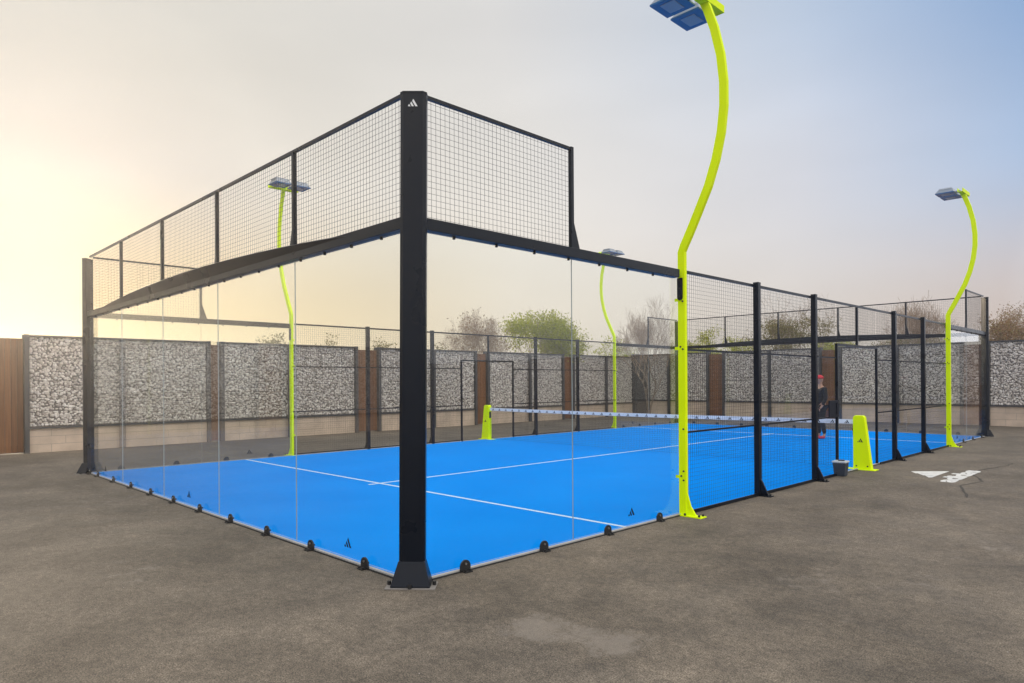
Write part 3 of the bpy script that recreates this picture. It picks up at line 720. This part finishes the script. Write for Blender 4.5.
# ------------------------------------------------------------------ trees
def tree(name, cxpx, depth, H, W, label, cat, leaf=None, nleaf=0, leaf_zone=(0,1), bark='bark', seed=1, levels=5, low=.25, group='trees beyond the wall', lsz=.05, thin=.0009):
    rnd = random.Random(seed)
    base = m.translation + fw*depth + rt*((cxpx-512)/687.65*depth); base.z = 0
    t_ = empty(name, base, 0, label, cat, group)
    tr = MB(); br = MB(); tips = []
    def grow(p, d, L, r, lv):
        n = 3; P = [p]; rr = [r]
        for i in range(n):
            d = (d + Vector((rnd.uniform(-.22,.22), rnd.uniform(-.22,.22), rnd.uniform(-.08,.16)))).normalized()
            p = p + d*L/n; P.append(p); rr.append(max(r*(1-.45*(i+1)/n), H*thin))
        (tr if lv < 2 else br).tube(P, rr, 5 if lv < 3 else 3)
        if lv >= 3: tips.extend([P[1], P[2], P[3]])
        if lv >= levels: return
        k = 3 if lv < 2 else rnd.choice((2,3,3) if levels < 6 else (3,3,4))
        for j in range(k):
            ax = Vector((rnd.uniform(-1,1), rnd.uniform(-1,1), rnd.uniform(-.15,.9))).normalized()
            nd = (d*.75 + ax*.85).normalized(); q = P[-1] if j < 2 else P[2]
            grow(q, nd, L*rnd.uniform(.62,.85), r*.55, lv+1)
    for s_ in range(rnd.choice((2,3))):
        a = rnd.uniform(0,6.28); grow(Vector((rnd.uniform(-.1,.1),rnd.uniform(-.1,.1),0)), Vector((math.cos(a)*.35,math.sin(a)*.35,1)).normalized(), H*.30, H*.014, 0)
    # fit to height and width
    allv = tr.v + br.v; zt_ = max(v[2] for v in allv); wx = sorted(math.hypot(v[0], v[1]) for v in allv)[int(len(allv)*.96)]
    sx, sz = W/wx, H/zt_
    for b_ in (tr, br): b_.v = [(v[0]*sx, v[1]*sx, v[2]*sz) for v in b_.v]
    trunk = tr.build('trunk', M[bark], t_); br.build('twigs', M['twig' if bark == 'bark' else bark], trunk)
    if leaf:
        lf = MB(); tp_ = [Vector((p.x*sx, p.y*sx, p.z*sz)) for p in tips]
        tp_ = [p for p in tp_ if leaf_zone[0]*H <= p.z <= leaf_zone[1]*H] or tp_
        centres = rnd.sample(tp_, min(len(tp_), max(12, len(tp_)//2)))
        for i in range(int(nleaf*2.2)):
            c_ = rnd.choice(centres) + Vector((rnd.gauss(0,.13), rnd.gauss(0,.13), rnd.gauss(0,.10)))*(H/4)
            a = Vector((rnd.uniform(-1,1),rnd.uniform(-1,1),rnd.uniform(-1,1))).normalized(); b_ = a.orthogonal().normalized(); s2 = lsz*rnd.uniform(.5,1.3)
            lf.add([c_-a*s2, c_-b_*s2*.45, c_+a*s2, c_+b_*s2*.45], [(0,1,2,3)])
        lf.build('crown', M[leaf], t_)
    return t_
def H_at(ypx, depth): return 1.628+(381.8-ypx)/687.65*depth
TR = [
 ('bare_tree', 478, 30, 303, 1.45, 'thin bare bush-like tree left of the green tree, over the wall', 'leaf_brown', 450, (.3,1), 11, 6),
 ('leafy_tree', 546, 31, 305, 1.75, 'rounded bright green tree rising behind the wall in the middle', 'leaf_green', 7500, (.4,.93), 12, 5),
 ('bare_tree', 648, 32, 292, 1.35, 'tall leafless grey tree just left of the nearest mast', None, 0, (0,1), 13, 6),
 ('leafy_tree', 716, 38, 327, 2.4, 'low spreading green tree just right of the nearest mast', 'leaf_green', 4200, (.5,1), 14, 5),
 ('half_bare_tree', 796, 36, 290, 2.3, 'tree with bare upper twigs and green lower leaves behind the mesh fence', 'leaf_olive', 3800, (.35,.72), 15, 5),
 ('leafy_tree', 838, 40, 338, 1.6, 'small green tree drooping right of the half bare tree', 'leaf_green', 2500, (.5,1), 16, 5),
 ('bare_tree', 908, 37, 296, 2.6, 'wide bare tree behind the far right mesh fence', 'leaf_olive', 900, (.3,.6), 17, 6),
 ('autumn_bush', 1000, 36, 318, 2.0, 'russet bush above the wall at the right edge', 'leaf_autumn', 4200, (.5,1), 18, 5),
 ('autumn_bush', 1032, 38, 306, 2.2, 'taller russet bush cut by the right edge of the photo', 'leaf_autumn', 4200, (.5,1), 19, 5),
 ('small_tree', 268, 26, 333, .8, 'tiny green treetop above the wall left of the left mast', 'leaf_olive', 1300, (.6,1), 20, 4),
 ('small_tree', 325, 28, 331, .7, 'tiny bare treetop above the wall right of the left mast', 'leaf_olive', 250, (.6,1), 21, 5),
 ('small_tree', 372, 30, 336, 1.0, 'small treetop above the wall just left of the tall corner post', 'leaf_olive', 700, (.6,1), 22, 4),
 ('small_tree', 436, 31, 342, 1.1, 'low treetop above the wall between the corner post and the bare tree', 'leaf_olive', 900, (.6,1), 23, 4),
 ('small_tree', 608, 36, 338, 1.6, 'low green treetop behind the farthest mast', 'leaf_green', 1600, (.6,1), 24, 5),
]
for nm, px, dep, ytop, W, lab, leaf, nl, zone, seed, lv in TR:
    tree(nm, px, dep, H_at(ytop, dep), W, lab, 'bush' if 'bush' in nm else 'tree', leaf, nl, zone, 'bark', seed, lv)

# ------------------------------------------------------------------ person in the red cap
def person():
    root = empty('person', (-3.10,16.25,.009), R(-35), 'person in red cap and black clothes standing half hidden behind a fence post', 'person')
    def skin(name, verts, edges, radii, mt, parent, subs=2):
        me_ = bpy.data.meshes.new(name); me_.from_pydata(verts, edges, []); o_ = bpy.data.objects.new(name, me_); col.objects.link(o_); o_.parent = parent
        s = o_.modifiers.new('skin', 'SKIN'); s.use_smooth_shade = True
        me_.skin_vertices[0].data[0].use_root = True
        for i, r_ in enumerate(radii): me_.skin_vertices[0].data[i].radius = r_ if isinstance(r_, tuple) else (r_, r_)
        sb = o_.modifiers.new('sub', 'SUBSURF'); sb.levels = sb.render_levels = subs
        me_.materials.append(mt); return o_
    V = [(0,0,.92),(0,0,1.08),(0,-.01,1.25),(0,0,1.40),(0,-.01,1.47),(0,-.02,1.53),(0,-.03,1.63),
         (-.09,0,.88),(-.10,-.02,.49),(-.10,.02,.10),(-.11,-.10,.04),
         (.09,0,.88),(.11,-.03,.49),(.12,.03,.10),(.13,-.09,.04),
         (-.17,0,1.39),(-.22,.0,1.13),(-.20,-.12,.92),(-.19,-.17,.85),
         (.17,0,1.39),(.22,.0,1.13),(.20,-.10,.91),(.19,-.15,.84)]
    E_ = [(0,1),(1,2),(2,3),(3,4),(4,5),(5,6),(0,7),(7,8),(8,9),(9,10),(0,11),(11,12),(12,13),(13,14),(3,15),(15,16),(16,17),(17,18),(3,19),(19,20),(20,21),(21,22)]
    Rd = [(.15,.11),(.13,.10),(.15,.11),(.12,.09),.055,.055,.085,.085,.055,.038,.03,.085,.055,.038,.03,.055,.042,.032,.028,.055,.042,.032,.028]
    bd = skin('body', V, E_, Rd, M['skin'], root)
    # clothing
    jv = [(0,0,.88),(0,0,1.08),(0,-.01,1.25),(0,0,1.40),(0,-.01,1.455),(-.18,0,1.385),(-.23,0,1.13),(-.21,-.11,.94),(.18,0,1.385),(.23,0,1.13),(.21,-.09,.93)]
    skin('jacket', jv, [(0,1),(1,2),(2,3),(3,4),(3,5),(5,6),(6,7),(3,8),(8,9),(9,10)], [(.17,.13),(.15,.12),(.17,.13),(.14,.11),.07,.07,.055,.045,.07,.055,.045], M['black_cloth'], bd)
    skin('trousers', [(0,0,.95),(-.09,0,.87),(-.10,-.02,.49),(-.10,.02,.13),(.09,0,.87),(.11,-.03,.49),(.12,.03,.13)], [(0,1),(1,2),(2,3),(0,4),(4,5),(5,6)], [(.15,.12),.10,.07,.055,.10,.07,.055], M['black_cloth'], bd)
    p_ = MB(); p_.box((-.07,-.137,1.12),(-.02,-.128,1.42)); p_.build('jacket_panel', M['grey_cloth'], bd)
    for x, y in ((-.105,-.04),(.125,-.03)):
        skin('shoe', [(x,y+.07,.055),(x,y-.04,.045),(x,y-.14,.035)], [(0,1),(1,2)], [(.05,.05),(.048,.042),(.042,.03)], M['pink'], bd)
    # face, ears, cap
    bm_ = bmesh.new(); bmesh.ops.create_uvsphere(bm_, u_segments=20, v_segments=14, radius=1)
    for v in bm_.verts:
        x, y, z = v.co; j = .80+.20*min(1, (z+1)/1.1); v.co = Vector((x*.077*j, y*.098*(.9+.1*j)-.03, z*.118+1.64))
    me_ = bpy.data.meshes.new('head'); bm_.to_mesh(me_); bm_.free(); me_.materials.append(M['skin'])
    for p in me_.polygons: p.use_smooth = True
    hd = bpy.data.objects.new('head', me_); col.objects.link(hd); hd.parent = bd
    f = MB(); f.prism([(-.012,-.125,1.615),(.012,-.125,1.615),(.003,-.125,1.665),(-.003,-.125,1.665)], (0,-.022,0)); f.build('nose', M['skin'], bd)
    f = MB(); f.box((-.028,-.1235,1.578),(.028,-.112,1.588)); f.build('mouth', M['red'], bd)
    for s_ in (-1,1):
        f = MB(); f.cyl((s_*.030,-.119,1.648),(0,1,0),.009,.012,8); f.build('eye', M['hair'], bd)
        f = MB(); f.cyl((s_*.078,-.02,1.64),(1,.2,0),.026,.014,8); f.build('ear', M['skin'], bd)
        for q in range(5):
            L_ = (.045,.060,.066,.060,.048)[q]; xx = s_*.20+(-.026+.013*q); y0_ = -.17
            fn = MB(); fn.tube([(xx,y0_,.835),(xx,y0_-.012,.835-L_*.55),(xx,y0_-.002,.835-L_)] if q else [(xx-.004*s_,y0_-.02,.85),(xx-.006*s_,y0_-.045,.82),(xx,y0_-.05,.80)], [.009,.008,.006], 6); fn.build('finger', M['skin'], bd)
    bm_ = bmesh.new(); bmesh.ops.create_uvsphere(bm_, u_segments=20, v_segments=14, radius=1)
    bmesh.ops.delete(bm_, geom=[v for v in bm_.verts if v.co.z < -.15], context='VERTS')
    for v in bm_.verts: v.co = Vector((v.co.x*.093, v.co.y*.112-.03, v.co.z*.105+1.675))
    me_ = bpy.data.meshes.new('cap'); bm_.to_mesh(me_); bm_.free(); me_.materials.append(M['red'])
    for p in me_.polygons: p.use_smooth = True
    cp = bpy.data.objects.new('cap', me_); col.objects.link(cp); cp.parent = bd; sm = cp.modifiers.new('solid', 'SOLIDIFY'); sm.thickness = .006
    br = MB(); pts = [(.075*math.cos(R(a)), -.09-.10*math.sin(R(a)), 1.672) for a in range(0,181,20)]; br.prism(pts, (0,0,.008)); br.build('cap_brim', M['red'], cp)
person()

# ------------------------------------------------------------------ thin evening haze
hz = MB(); hz.box((-201,-201,-1.0),(201,201,8.0))
hm = bpy.data.materials.new('haze'); hm.use_nodes = True; hn = hm.node_tree; hn.nodes.clear()
pv = hn.nodes.new('ShaderNodeVolumePrincipled'); pv.inputs['Color'].default_value = (0.98, 0.95, 0.90, 1); pv.inputs['Density'].default_value = 0.0026; pv.inputs['Anisotropy'].default_value = 0.82
ho = hn.nodes.new('ShaderNodeOutputMaterial'); hn.links.new(pv.outputs[0], ho.inputs['Volume'])
tag(hz.build('haze', hm), kind='stuff')
